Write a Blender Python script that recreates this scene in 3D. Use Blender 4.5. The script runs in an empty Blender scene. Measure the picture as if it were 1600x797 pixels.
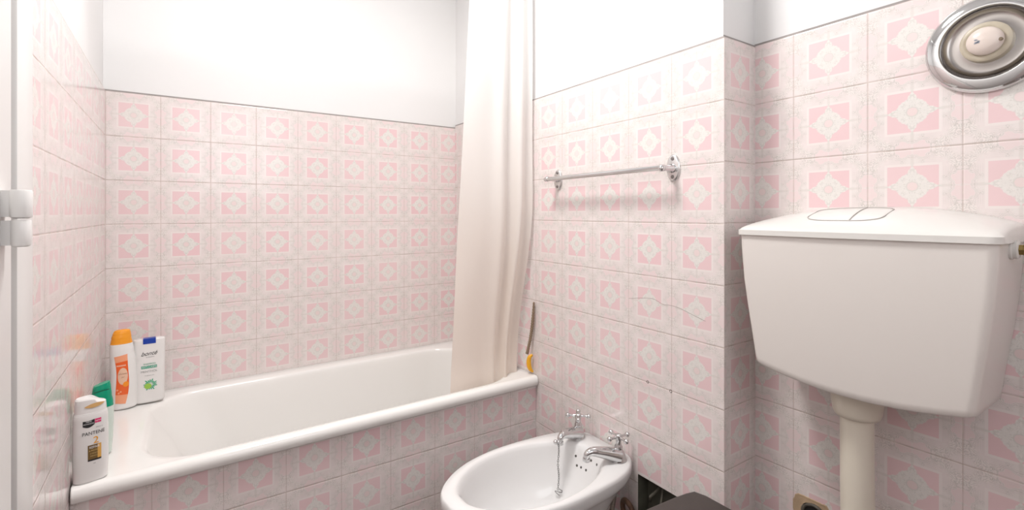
import bpy, bmesh, math, random
from mathutils import Vector, Matrix, Euler, noise
random.seed(7)
PI = math.pi
scn = bpy.context.scene
COL = scn.collection

# ------------------------------------------------------------------ camera, world, lights, exposure
cam_d = bpy.data.cameras.new('camera'); cam = bpy.data.objects.new('camera', cam_d); COL.objects.link(cam)
cam.location = (0.242, -2.0668, 1.16)
cam.rotation_euler = (PI/2, 0, -0.5775)
cam_d.sensor_fit = 'HORIZONTAL'; cam_d.sensor_width = 36.0
cam_d.lens = 743.96/1600*36.0
cam_d.shift_x = (800-783.73)/1600.0
cam_d.shift_y = -(398.5-333.34)/1600.0
cam_d.clip_start = 0.02
scn.camera = cam
scn.view_settings.view_transform = 'Standard'
scn.view_settings.look = 'None'
scn.view_settings.exposure = 0.34
scn.view_settings.gamma = 1.0
scn.view_settings.use_curve_mapping = False
w = bpy.data.worlds.new('world'); scn.world = w; w.use_nodes = True
w.node_tree.nodes['Background'].inputs[0].default_value = (0.9, 0.93, 1.0, 1)
w.node_tree.nodes['Background'].inputs[1].default_value = 0.3

def area_light(name, loc, rot, sx, sy, power, color, shape='RECTANGLE'):
    l = bpy.data.lights.new(name, 'AREA'); l.shape = shape; l.size = sx
    if shape in ('RECTANGLE', 'ELLIPSE'): l.size_y = sy
    l.energy = power; l.color = color
    o = bpy.data.objects.new(name, l); COL.objects.link(o); o.location = loc; o.rotation_euler = rot
    return o
# ceiling lamp of the room
area_light('ceiling_lamp_light', (0.60, -1.05, 2.415), (0, 0, 0), 0.40, 0.40, 18.0, (1.0, 0.985, 0.965), 'DISK')
# fill light added behind the camera, above head height, at the made-up window
area_light('rear_fill_light', (0.55, -2.66, 1.72), (math.radians(-94), 0, 0), 0.80, 0.80, 4.6, (0.97, 0.98, 1.0))

# ------------------------------------------------------------------ helpers
def link(o, parent=None):
    COL.objects.link(o)
    if parent is not None: o.parent = parent
    return o
def obj(name, me_or_bm, mat, parent=None, smooth=False, mats=None, angle=None):
    if isinstance(me_or_bm, bmesh.types.BMesh):
        me = bpy.data.meshes.new(name); me_or_bm.normal_update(); me_or_bm.to_mesh(me); me_or_bm.free()
    else: me = me_or_bm
    for m in (mats or [mat]): me.materials.append(m)
    if smooth:
        for p in me.polygons: p.use_smooth = True
        if angle is not None and hasattr(me, 'set_sharp_from_angle'):
            me.set_sharp_from_angle(angle=math.radians(angle))
    o = bpy.data.objects.new(name, me)
    link(o, parent)
    if parent is not None:      # geometry is given in world space: take the parent's place out again
        root = parent
        o.matrix_parent_inverse = parent_world(parent).inverted()
    return o
def parent_world(o):
    m = Matrix.LocRotScale(o.location, o.rotation_euler, o.scale)
    if o.parent is not None:
        m = parent_world(o.parent) @ o.matrix_parent_inverse @ m
    return m
def thing(name, label, cat, loc=(0, 0, 0), group=None):
    o = bpy.data.objects.new(name, None); o.empty_display_size = 0.05
    link(o); o.location = loc; o['label'] = label; o['category'] = cat
    if group: o['group'] = group
    return o
def struct(o): o['kind'] = 'structure'; return o

def box(bm, x0, x1, y0, y1, z0, z1, mi=0):
    vs = [bm.verts.new(p) for p in ((x0,y0,z0),(x1,y0,z0),(x1,y1,z0),(x0,y1,z0),(x0,y0,z1),(x1,y0,z1),(x1,y1,z1),(x0,y1,z1))]
    fs = []
    for f in ((3,2,1,0),(4,5,6,7),(0,1,5,4),(1,2,6,5),(2,3,7,6),(3,0,4,7)):
        q = bm.faces.new([vs[i] for i in f]); q.material_index = mi; fs.append(q)
    return vs, fs
def bevel_all(bm, off, seg=3, ang=30):
    es = [e for e in bm.edges if len(e.link_faces) == 2 and e.calc_face_angle(0) > math.radians(ang)]
    bmesh.ops.bevel(bm, geom=es, offset=off, segments=seg, profile=0.5, affect='EDGES', clamp_overlap=True)
def loft(bm, rings, close=True, cap0=False, cap1=False, mi=0):
    V = [[bm.verts.new(p) for p in r] for r in rings]
    n = len(V[0])
    for a, b in zip(V[:-1], V[1:]):
        for i in range(n if close else n-1):
            j = (i+1) % n
            f = bm.faces.new((a[i], a[j], b[j], b[i])); f.material_index = mi
    if cap0: bm.faces.new(list(reversed(V[0]))).material_index = mi
    if cap1: bm.faces.new(V[-1]).material_index = mi
    return V
def frame(d):
    d = d.normalized(); up = Vector((0, 0, 1)) if abs(d.z) < 0.95 else Vector((1, 0, 0))
    a = d.cross(up).normalized(); b = d.cross(a).normalized()
    return a, b
def lathe(bm, prof, origin, axis, n=40, cap0=True, cap1=True):
    """prof: (radius, distance along axis)"""
    o = Vector(origin); d = Vector(axis).normalized(); a, b = frame(d)
    rings = []
    for r, h in prof:
        rings.append([o + d*h + (a*math.cos(t) + b*math.sin(t))*max(r, 1e-5) for t in [2*PI*i/n for i in range(n)]])
    loft(bm, rings, True, cap0, cap1)
def tube(bm, pts, rad, n=12, cap=True):
    pts = [Vector(p) for p in pts]
    rads = rad if isinstance(rad, (list, tuple)) else [rad]*len(pts)
    rings = []; pa = None
    for i, p in enumerate(pts):
        if i == 0: d = pts[1]-pts[0]
        elif i == len(pts)-1: d = pts[-1]-pts[-2]
        else: d = (pts[i+1]-pts[i-1])
        d.normalize()
        if pa is None: a, b = frame(d)
        else:
            a = (pa - d*pa.dot(d)).normalized(); b = d.cross(a).normalized()
        pa = a
        rings.append([p + (a*math.cos(t) + b*math.sin(t))*rads[i] for t in [2*PI*k/n for k in range(n)]])
    loft(bm, rings, True, cap, cap)
def ball(bm, c, r, sub=3, scale=(1, 1, 1)):
    m = Matrix.Translation(c) @ Matrix.Diagonal((*scale, 1))
    bmesh.ops.create_icosphere(bm, subdivisions=sub, radius=r, matrix=m)
def smooth_path(pts, k=8):
    pts = [Vector(p) for p in pts]; out = []
    P = [pts[0]*2-pts[1]] + pts + [pts[-1]*2-pts[-2]]
    for i in range(1, len(P)-2):
        a, b, c, d = P[i-1], P[i], P[i+1], P[i+2]
        for j in range(k):
            t = j/k
            out.append(0.5*((2*b) + (c-a)*t + (2*a-5*b+4*c-d)*t*t + (3*b-a-3*c+d)*t**3))
    out.append(pts[-1]); return out
def fix_normals(bm): bmesh.ops.recalc_face_normals(bm, faces=bm.faces)

# ------------------------------------------------------------------ materials
def mat(name, color, rough=0.5, metal=0.0, spec=0.5, trans=0.0, coat=0.0, sss=0.0):
    m = bpy.data.materials.new(name); m.use_nodes = True
    b = m.node_tree.nodes['Principled BSDF']
    b.inputs['Base Color'].default_value = (*color, 1); b.inputs['Roughness'].default_value = rough
    b.inputs['Metallic'].default_value = metal; b.inputs['Specular IOR Level'].default_value = spec
    b.inputs['Transmission Weight'].default_value = trans; b.inputs['Coat Weight'].default_value = coat
    return m
def noisy(m, scale=8, amt=0.06, bump=0.0, bscale=None, detail=4, rough_var=0.0):
    """adds procedural colour and surface variation to a plain material"""
    nt = m.node_tree; b = nt.nodes['Principled BSDF']; c = b.inputs['Base Color'].default_value[:3]
    tc = nt.nodes.new('ShaderNodeTexCoord')
    n = nt.nodes.new('ShaderNodeTexNoise'); n.inputs['Scale'].default_value = scale; n.inputs['Detail'].default_value = detail
    nt.links.new(tc.outputs['Object'], n.inputs['Vector'])
    r = nt.nodes.new('ShaderNodeMix'); r.data_type = 'RGBA'
    r.inputs['A'].default_value = (*[max(0, x*(1-amt)) for x in c], 1); r.inputs['B'].default_value = (*[min(1, x*(1+amt)) for x in c], 1)
    nt.links.new(n.outputs['Fac'], r.inputs['Factor']); nt.links.new(r.outputs['Result'], b.inputs['Base Color'])
    if bump:
        n2 = nt.nodes.new('ShaderNodeTexNoise'); n2.inputs['Scale'].default_value = bscale or scale*6; n2.inputs['Detail'].default_value = 3
        nt.links.new(tc.outputs['Object'], n2.inputs['Vector'])
        bp = nt.nodes.new('ShaderNodeBump'); bp.inputs['Strength'].default_value = bump; bp.inputs['Distance'].default_value = 0.001
        nt.links.new(n2.outputs['Fac'], bp.inputs['Height']); nt.links.new(bp.outputs['Normal'], b.inputs['Normal'])
    if rough_var:
        mp = nt.nodes.new('ShaderNodeMapRange'); r0 = b.inputs['Roughness'].default_value
        mp.inputs['To Min'].default_value = max(0, r0-rough_var); mp.inputs['To Max'].default_value = min(1, r0+rough_var)
        nt.links.new(n.outputs['Fac'], mp.inputs['Value']); nt.links.new(mp.outputs['Result'], b.inputs['Roughness'])
    return m

class X:
    """small expression builder on math nodes"""
    def __init__(s, nt, v): s.nt = nt; s.v = v
    def _op(s, op, *a):
        n = s.nt.nodes.new('ShaderNodeMath'); n.operation = op
        for i, q in enumerate((s,)+a):
            q = q.v if isinstance(q, X) else q
            if isinstance(q, (int, float)): n.inputs[i].default_value = q
            else: s.nt.links.new(q, n.inputs[i])
        return X(s.nt, n.outputs[0])
    def __add__(s, o): return s._op('ADD', o)
    def __sub__(s, o): return s._op('SUBTRACT', o)
    def __mul__(s, o): return s._op('MULTIPLY', o)
    def __truediv__(s, o): return s._op('DIVIDE', o)
    def pow(s, o): return s._op('POWER', o)
    def abs(s): return s._op('ABSOLUTE')
    def fract(s): return s._op('FRACT')
    def floor(s): return s._op('FLOOR')
    def max(s, o): return s._op('MAXIMUM', o)
    def min(s, o): return s._op('MINIMUM', o)
    def sin(s): return s._op('SINE')
    def sqrt(s): return s._op('SQRT')
    def lt(s, o, soft=0.004):       # soft 'less than'
        return s.step(o+soft if isinstance(o, (int, float)) else o+soft, o-soft if isinstance(o, (int, float)) else o-soft)
    def gt(s, o, soft=0.004): return s.step(o-soft, o+soft)
    def step(s, a, b):
        n = s.nt.nodes.new('ShaderNodeMapRange'); n.interpolation_type = 'SMOOTHSTEP'; n.clamp = True
        s.nt.links.new(s.v, n.inputs['Value'])
        rev = False
        if isinstance(a, (int, float)) and isinstance(b, (int, float)) and a > b: a, b, rev = b, a, True
        for q, k in ((a, 'From Min'), (b, 'From Max')):
            if isinstance(q, X): s.nt.links.new(q.v, n.inputs[k])
            else: n.inputs[k].default_value = q
        n.inputs['To Min'].default_value = 1.0 if rev else 0.0; n.inputs['To Max'].default_value = 0.0 if rev else 1.0
        return X(s.nt, n.outputs['Result'])

def tile_material():
    m = bpy.data.materials.new('pink_patterned_tile'); m.use_nodes = True
    nt = m.node_tree; b = nt.nodes['Principled BSDF']
    uv = nt.nodes.new('ShaderNodeUVMap'); uv.uv_map = 'UVMap'
    sp = nt.nodes.new('ShaderNodeSeparateXYZ'); nt.links.new(uv.outputs['UV'], sp.inputs[0])
    U, V = X(nt, sp.outputs[0]), X(nt, sp.outputs[1])
    def comb(a, c, z=0.0):
        n = nt.nodes.new('ShaderNodeCombineXYZ')
        for q, k in ((a, 0), (c, 1), (z, 2)):
            if isinstance(q, X): nt.links.new(q.v, n.inputs[k])
            else: n.inputs[k].default_value = q
        return n.outputs[0]
    def nz(vec, scale, detail=2.0, rough=0.5):
        n = nt.nodes.new('ShaderNodeTexNoise'); n.inputs['Scale'].default_value = scale; n.inputs['Detail'].default_value = detail
        n.inputs['Roughness'].default_value = rough
        nt.links.new(vec, n.inputs['Vector']); return X(nt, n.outputs['Fac'])
    def mix(f, a, c):
        n = nt.nodes.new('ShaderNodeMix'); n.data_type = 'RGBA'
        if isinstance(f, X): nt.links.new(f.v, n.inputs['Factor'])
        else: n.inputs['Factor'].default_value = f
        for q, k in ((a, 'A'), (c, 'B')):
            if isinstance(q, tuple): n.inputs[k].default_value = (*q, 1)
            else: nt.links.new(q, n.inputs[k])
        return n.outputs['Result']
    x = U.fract() - 0.5; y = V.fract() - 0.5
    ax, ay = x.abs(), y.abs()
    M, mn = ax.max(ay), ax.min(ay)
    wn = nt.nodes.new('ShaderNodeTexWhiteNoise'); wn.noise_dimensions = '2D'
    nt.links.new(comb(U.floor(), V.floor()), wn.inputs['Vector']); rnd = X(nt, wn.outputs['Value'])
    w1 = nz(comb(M, mn, 3.1), 13.0, 2.0) - 0.5
    w2 = nz(comb(M, mn, 7.7), 30.0, 2.0) - 0.5
    base = (0.795, 0.718, 0.704); pink = (0.80, 0.555, 0.580); cream = (0.83, 0.765, 0.745)
    green = (0.770, 0.755, 0.720); grey = (0.44, 0.425, 0.385); paleline = (0.86, 0.80, 0.76)
    col = base
    # faint greenish-grey clouding of the outer band
    col = mix(nz(comb(M, mn, 1.3), 9.0, 3.0).step(0.42, 0.68)*0.5, col, green)
    # pink scallops against the middle of each side and their contour lines
    q = ((M-0.5).pow(2.0) + (mn-0.105).pow(2.0)).sqrt() + w1*0.20
    col = mix(q.lt(0.085, 0.012)*0.38, col, pink)
    lines = ((q*(2*PI/0.0235)).sin().gt(0.25, 0.45))*q.gt(0.088)*q.lt(0.165, 0.02)
    col = mix(lines*0.48, col, grey)
    q2 = ((M-0.455).pow(2.0) + (mn-0.33).pow(2.0)).sqrt() + w1*0.16 + w2*0.05
    lines2 = ((q2*(2*PI/0.026)).sin().gt(0.35, 0.4))*q2.lt(0.10, 0.03)
    col = mix(lines2*0.45, col, grey)
    col = mix(((q2*(2*PI/0.026)).sin().lt(-0.5, 0.4))*q2.lt(0.10, 0.03)*0.5, col, paleline)
    # fine parallel lines beside the square
    st = ((M*(2*PI/0.021)).sin().gt(0.2, 0.5))*M.gt(0.305)*M.lt(0.385, 0.006)*mn.lt(0.24, 0.03)
    col = mix(st*nz(comb(M, mn, 2.2), 6.0).step(0.4, 0.6)*0.24, col, grey)
    # cream frame and the pink square
    col = mix(M.lt(0.302), col, cream)
    col = mix(M.lt(0.272, 0.0035), col, pink)
    # four pointed blossom
    d = ax.pow(0.70) + ay.pow(0.70) + w1*0.26 + w2*0.07
    blossom = d.lt(0.462, 0.014)*M.lt(0.305)
    col = mix(blossom, col, green)
    pet = ((d*(2*PI/0.085)).sin().gt(0.72, 0.22))*d.lt(0.44, 0.01)*M.lt(0.28)
    col = mix(pet*0.16, col, grey)
    col = mix(w2.gt(0.09, 0.03)*blossom*0.28, col, grey)
    col = mix(w2.lt(-0.10, 0.03)*blossom*0.55, col, paleline)
    r = (ax.pow(2.0) + ay.pow(2.0)).sqrt() + w2*0.03
    col = mix(r.lt(0.068, 0.006)*0.35, col, grey)
    col = mix(r.lt(0.055, 0.006), col, (0.80, 0.66, 0.65))
    # stem that runs on from each point
    stem = (mn + w1*0.05).lt(0.020, 0.01)*M.gt(0.26)*M.lt(0.41, 0.02)
    col = mix(stem*0.28, col, (0.52, 0.50, 0.44))
    # each printed tile a little paler or stronger
    big = nz(comb(U, V, 0.0), 0.45, 2.0)
    col = mix((rnd*0.18 + big*0.30), col, (0.80, 0.71, 0.685))
    # joints
    jn = nz(comb(U, V, 5.0), 3.2, 3.0)
    hx = ax.gt(0.4942, 0.0016); hy = ay.gt(0.4925, 0.0018)
    jcol = mix(jn.step(0.35, 0.65), (0.34, 0.255, 0.21), (0.66, 0.56, 0.52))
    col = mix(hy*(jn*0.5+0.45), col, jcol)
    col = mix(hx*(jn.step(0.35, 0.6)*0.55+0.3), col, jcol)
    nt.links.new(col, b.inputs['Base Color'])
    b.inputs['Roughness'].default_value = 0.13; b.inputs['Specular IOR Level'].default_value = 0.5
    rr = nz(comb(U, V, 9.0), 5.0, 3.0)*0.08 + 0.10 + hx.max(hy)*0.5
    nt.links.new(rr.v, b.inputs['Roughness'])
    # relief: pillowed edge, embossed lines, and a slight own tilt of every tile
    edge = M.step(0.5, 0.478)
    h = edge*1.0 + blossom*0.10 + lines*0.06 + (nz(comb(U, V, 2.0), 2.2, 1.0))*0.9 + (rnd-0.5)*(x*3.0) + (rnd*7.0).fract()*(y*1.6)
    bp = nt.nodes.new('ShaderNodeBump'); bp.inputs['Strength'].default_value = 0.5; bp.inputs['Distance'].default_value = 0.0011
    nt.links.new(h.v, bp.inputs['Height']); nt.links.new(bp.outputs['Normal'], b.inputs['Normal'])
    return m

TILE = tile_material()
PLASTER = noisy(mat('white_painted_plaster', (0.81, 0.80, 0.797), 0.65), 3, 0.015, 0.25, 40)
BEAD = noisy(mat('grey_tile_edge', (0.30, 0.27, 0.26), 0.8), 30, 0.25, 0.3, 200)  # plain grey for the strip along the top of the tiles
DARKFILL = noisy(mat('dark_rubble_behind_missing_tile', (0.085, 0.083, 0.062), 0.75), 25, 0.6, 1.0, 60)
MORTAR = noisy(mat('ochre_broken_mortar', (0.47, 0.34, 0.22), 0.9), 30, 0.25, 0.9, 120)
ENAMEL = noisy(mat('white_bath_enamel', (0.86, 0.845, 0.82), 0.16), 2.5, 0.012)
CERAMIC = noisy(mat('white_sanitary_ceramic', (0.80, 0.79, 0.785), 0.10), 2.5, 0.012)
TANKP = noisy(mat('cream_cistern_plastic', (0.75, 0.705, 0.67), 0.28), 2.0, 0.012)
LIDP = noisy(mat('cream_lid_plastic', (0.74, 0.72, 0.69), 0.22), 2.0, 0.012)
PIPEP = noisy(mat('ivory_pipe_plastic', (0.74, 0.68, 0.58), 0.3), 6.0, 0.03)
CHROME = noisy(mat('chrome_metal', (0.66, 0.665, 0.67), 0.07, 1.0), 20, 0.05, rough_var=0.05)
CHROMEB = noisy(mat('brushed_chrome_metal', (0.72, 0.72, 0.72), 0.24, 1.0), 30, 0.10, rough_var=0.08)
BLACK = noisy(mat('dark_recess', (0.012, 0.010, 0.009), 0.9), 20, 0.2)
SEATP = noisy(mat('dark_brown_seat_plastic', (0.046, 0.037, 0.033), 0.45), 40, 0.10, 0.15, 300)
SEAM = noisy(mat('grey_seam', (0.46, 0.43, 0.41), 0.6), 30, 0.1)
BRASS = noisy(mat('tarnished_brass', (0.34, 0.25, 0.10), 0.35, 1.0), 40, 0.25)
DOORP = noisy(mat('white_gloss_paint', (0.79, 0.775, 0.76), 0.35), 3, 0.02, 0.2, 30)
FLOORM = noisy(mat('grey_floor_tile', (0.26, 0.23, 0.22), 0.45), 8, 0.1)
AQU = lambda n, c, r=0.3: noisy(mat(n, c, r), 10, 0.03)

def curtain_material():
    m = bpy.data.materials.new('cream_curtain_fabric'); m.use_nodes = True; nt = m.node_tree
    b = nt.nodes['Principled BSDF']; out = nt.nodes['Material Output']
    b.inputs['Roughness'].default_value = 0.75; b.inputs['Specular IOR Level'].default_value = 0.2
    tc = nt.nodes.new('ShaderNodeTexCoord')
    w_ = nt.nodes.new('ShaderNodeTexNoise'); w_.inputs['Scale'].default_value = 3.0; w_.inputs['Detail'].default_value = 3
    nt.links.new(tc.outputs['Object'], w_.inputs['Vector'])
    # cloth colour turns warmer and darker towards the hem, with a ragged border
    sep = nt.nodes.new('ShaderNodeSeparateXYZ'); nt.links.new(tc.outputs['Object'], sep.inputs[0])
    z = X(nt, sep.outputs[2]) + (X(nt, w_.outputs['Fac'])-0.5)*0.5
    st = z.step(1.75, 0.60)
    mx = nt.nodes.new('ShaderNodeMix'); mx.data_type = 'RGBA'
    mx.inputs['A'].default_value = (0.92, 0.905, 0.885, 1); mx.inputs['B'].default_value = (0.91, 0.83, 0.755, 1)
    nt.links.new(st.v, mx.inputs['Factor']); nt.links.new(mx.outputs['Result'], b.inputs['Base Color'])
    tr = nt.nodes.new('ShaderNodeBsdfTranslucent'); nt.links.new(mx.outputs['Result'], tr.inputs['Color'])
    ms = nt.nodes.new('ShaderNodeMixShader'); ms.inputs[0].default_value = 0.42
    nt.links.new(b.outputs[0], ms.inputs[1]); nt.links.new(tr.outputs[0], ms.inputs[2]); nt.links.new(ms.outputs[0], out.inputs[0])
    wv = nt.nodes.new('ShaderNodeTexNoise'); wv.inputs['Scale'].default_value = 400
    nt.links.new(tc.outputs['Object'], wv.inputs['Vector'])
    bp = nt.nodes.new('ShaderNodeBump'); bp.inputs['Strength'].default_value = 0.1; bp.inputs['Distance'].default_value = 0.001
    nt.links.new(wv.outputs['Fac'], bp.inputs['Height']); nt.links.new(bp.outputs['Normal'], b.inputs['Normal'])
    return m
CURTAIN = curtain_material()

# ------------------------------------------------------------------ room shell
T = 0.15                      # tile module
FZ, CZ = 0.03, 2.45           # floor and ceiling level
XR, YE, XF = 1.319, -1.398, 1.4555   # right wall face, its outer corner, recessed wall behind the cistern
YF = -2.70                    # wall behind the camera
LS = -0.022                   # the left wall is slightly out of square

def wall(name, P0, dirv, length, n_in, top, u0, us=T, holes=(), z0=FZ, thick=0.10, tile_w=T, e0=0.007, e1=0.007, hollow=0.055):
    """one wall: tiled up to `top`, plaster above (set back 7 mm), grey strip along the tile edge, solid backing.
    P0 = start at floor, dirv = unit direction along the wall, n_in = unit normal into the room.
    u at distance s is u0 + s/us.  holes = [(s0,s1,z0,z1)]"""
    P0 = Vector(P0); d = Vector(dirv).normalized(); n = Vector(n_in).normalized()
    bm = bmesh.new(); uvl = bm.loops.layers.uv.new('UVMap')
    def pt(s, z, off=0.0): p = P0 + d*s + n*off; return Vector((p.x, p.y, z))
    want = n
    def quad(a, b, c, e, mi, uvs=None, nrm=None):
        vs = [bm.verts.new(q) for q in (a, b, c, e)]
        nn = (vs[1].co-vs[0].co).cross(vs[2].co-vs[0].co)
        if nrm is not None and nn.dot(nrm) < 0:
            vs.reverse(); uvs = list(reversed(uvs)) if uvs else None
        f = bm.faces.new(vs); f.material_index = mi
        if uvs:
            for l, t_ in zip(f.loops, uvs): l[uvl].uv = t_
        return f
    ss = sorted({0.0, length, *[h[0] for h in holes], *[h[1] for h in holes]})
    zs = sorted({z0, top, *[h[2] for h in holes], *[h[3] for h in holes]})
    zs = [z for z in zs if z >= z0]
    def uvof(s, z): return (u0 + s/us, (z-top)/T)
    for a, b in zip(ss[:-1], ss[1:]):
        for c, e in zip(zs[:-1], zs[1:]):
            ms, mz = (a+b)/2, (c+e)/2
            if any(h[0] < ms < h[1] and h[2] < mz < h[3] for h in holes): continue
            quad(pt(a, c), pt(b, c), pt(b, e), pt(a, e), 0, [uvof(a, c), uvof(b, c), uvof(b, e), uvof(a, e)], n)
    for h in holes:       # recess: four sides and a back
        s0, s1, h0, h1 = h[:4]; h0 = max(h0, z0); k = -hollow*0.8; mi = 3
        quad(pt(s0, h0, k), pt(s1, h0, k), pt(s1, h1, k), pt(s0, h1, k), mi, None, n)
        quad(pt(s0, h0), pt(s0, h0, k), pt(s0, h1, k), pt(s0, h1), mi, None, d)
        quad(pt(s1, h0), pt(s1, h0, k), pt(s1, h1, k), pt(s1, h1), mi, None, -d)
        quad(pt(s0, h1), pt(s1, h1), pt(s1, h1, k), pt(s0, h1, k), mi, None, Vector((0, 0, -1)))
        quad(pt(s0, h0), pt(s1, h0), pt(s1, h0, k), pt(s0, h0, k), mi, None, Vector((0, 0, 1)))
    # tile edge / bead and plaster
    b0, b1 = -e0*0.5, length+e1*0.5
    quad(pt(0, top), pt(length, top), pt(b1, top+0.0060, -0.0035), pt(b0, top+0.0060, -0.0035), 2, None, n)
    quad(pt(b0, top+0.0060, -0.0035), pt(b1, top+0.0060, -0.0035), pt(length+e1, top+0.0060, -0.0072), pt(-e0, top+0.0060, -0.0072), 2, None, Vector((0, 0, 1)))
    quad(pt(-e0, top+0.004, -0.007), pt(length+e1, top+0.004, -0.007), pt(length+e1, CZ, -0.007), pt(-e0, CZ, -0.007), 1, None, n)
    # solid backing
    i0, i1 = (0.012 if e0 < 0 else -0.04), (0.012 if e1 < 0 else -0.04)
    A = [pt(i0, z0, -hollow), pt(length-i1, z0, -hollow), pt(length-i1, z0, -thick), pt(i0, z0, -thick)]
    B = [Vector((p.x, p.y, CZ)) for p in A]
    for f in ((A[0], A[1], B[1], B[0]), (A[2], A[3], B[3], B[2]), (A[1], A[2], B[2], B[1]), (A[3], A[0], B[0], B[3]), tuple(A), tuple(B)):
        quad(*f, 1)
    o = obj(name, bm, None, mats=[TILE, PLASTER, BEAD, DARKFILL])
    return struct(o)

# back wall (behind the bath): starts at the left corner
wall('wall_back', (0, 0, 0), (1, 0, 0), XR, (0, -1, 0), 1.5726, 0.0, us=0.151)
# left wall, from the corner towards the door
dl = Vector((-LS, -1, 0)).normalized()
wall('wall_left', (0, 0, 0), dl, 1.135, (dl.y*-1, dl.x, 0), 1.5726, 0.06, us=0.150)
# right wall (bath and bidet) with the gap of a missing tile low down
wall('wall_right', (XR, YE, 0), (0, 1, 0), -YE, (-1, 0, 0), 1.584, 0.0, us=0.1500, e0=-0.007,
     holes=[(0.080, 0.265, 0.22, 0.410)])
# return of the boxed-in corner
wall('wall_return', (XR, YE, 0), (1, 0, 0), XF-XR, (0, -1, 0), 1.5865, 0.045, us=0.150, e0=-0.007, e1=0.007)
# recessed wall behind the cistern
wall('wall_recess', (XF, YF, 0), (0, 1, 0), YE-YF, (-1, 0, 0), 1.589, (YF+1.4906)/0.15, us=0.150,
     holes=[(-1.552-YF, -1.512-YF, 0.44, 0.484)])
# wall behind the camera with the added window, and the left wall beyond the door
wall('wall_front', (-0.1, YF, 0), (1, 0, 0), 1.5555, (0, 1, 0), 1.5726, 0.3)
wall('wall_left_end', (0.054, -2.16, 0), (0, -1, 0), 0.54, (1, 0, 0), 1.5726, 0.3)
bm = bmesh.new(); box(bm, -0.25, 1.60, YF-0.15, 0.12, FZ-0.08, FZ); struct(obj('floor', bm, FLOORM))
bm = bmesh.new(); box(bm, -0.25, 1.60, YF-0.15, 0.12, CZ, CZ+0.08); struct(obj('ceiling', bm, PLASTER))

# unseen window added behind the camera for the fill light (frame and pane)
bm = bmesh.new()
for a in ((0.10, 1.00, 1.28, 1.32), (0.10, 1.00, 2.12, 2.16), (0.10, 0.14, 1.32, 2.12), (0.96, 1.00, 1.32, 2.12), (0.535, 0.565, 1.32, 2.12)):
    box(bm, a[0], a[1], YF-0.006, YF+0.02, a[2], a[3])
win = struct(obj('added_window_1', bm, DOORP))
bm = bmesh.new(); box(bm, 0.14, 0.96, YF-0.004, YF+0.002, 1.32, 2.12)
obj('pane', bm, AQU('frosted_glass', (0.85, 0.88, 0.9), 0.3), win)

# ------------------------------------------------------------------ door at the far left (frame, leaf, hinge)
def leftpt(y, off): return -LS*(-y) + off     # x of the left wall plane at depth y, plus stand-off
def prism_y(bm, y0, y1, o0, o1, z0, z1):
    """box that follows the left wall; y0>y1, o = stand-off from the wall"""
    v = []
    for z in (z0, z1):
        for y, o in ((y0, o0), (y0, o1), (y1, o1), (y1, o0)): v.append(bm.verts.new((leftpt(y, o), y, z)))
    for f in ((3,2,1,0),(4,5,6,7),(0,1,5,4),(1,2,6,5),(2,3,7,6),(3,0,4,7)): bm.faces.new([v[i] for i in f])
door = bpy.data.objects.new('door_1', None); link(door); door.location = (0.03, -1.6, FZ); struct(door)
bm = bmesh.new(); prism_y(bm, -1.088, -1.172, -0.02, 0.020, FZ, 2.14); prism_y(bm, -1.172, -1.182, -0.02, 0.008, FZ, 2.14)
prism_y(bm, -2.06, -2.16, -0.02, 0.020, FZ, 2.14); prism_y(bm, -1.172, -2.10, -0.02, 0.020, 2.06, 2.14)
fix_normals(bm); bevel_all(bm, 0.003, 2); obj('frame', bm, DOORP, door, True, angle=40)
bm = bmesh.new(); prism_y(bm, -1.200, -2.06, -0.03, 0.020, FZ+0.01, 2.055); fix_normals(bm); bevel_all(bm, 0.004, 3)
leaf = obj('leaf', bm, DOORP, door, True, angle=40)
bm = bmesh.new(); prism_y(bm, -1.17, -1.21, -0.06, -0.02, FZ, 2.14); fix_normals(bm); obj('rebate', bm, DOORP, door)
bm = bmesh.new(); prism_y(bm, -1.05, -2.2, -0.10, -0.055, FZ, CZ); prism_y(bm, -1.12, -2.2, -0.055, -0.0, 2.12, CZ); fix_normals(bm)
struct(obj('wall_left_lintel', bm, PLASTER))
hg = bpy.data.objects.new('hinge', None); link(hg, door); hg.matrix_parent_inverse = parent_world(door).inverted(); hg.location = (0.068, -1.245, 1.15)
def hinge_knuckle(name, z0, z1, r, round_end):
    bm = bmesh.new()
    prof = [(r*0.75, z0), (r, z0+0.003), (r, z1-0.003), (r*0.8, z1)] if round_end else [(r, z0), (r, z1)]
    prof = [(r*0.6, z0), (r*0.93, z0+0.0015), (r, z0+0.004), (r, z1-0.002), (r*0.9, z1)]
    lathe(bm, [(a, b-z0) for a, b in prof], (0.0655, -1.248, z0), (0, 0, 1), 28)
    prism_y(bm, -1.230, -1.250, 0.010, 0.036, z0+0.002, z1-0.001)
    fix_normals(bm); obj(name, bm, DOORP, hg, True, angle=35)
hinge_knuckle('upper_knuckle', 1.1535, 1.189, 0.0105, False)
hinge_knuckle('lower_knuckle', 1.1185, 1.1520, 0.0095, True)

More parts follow.
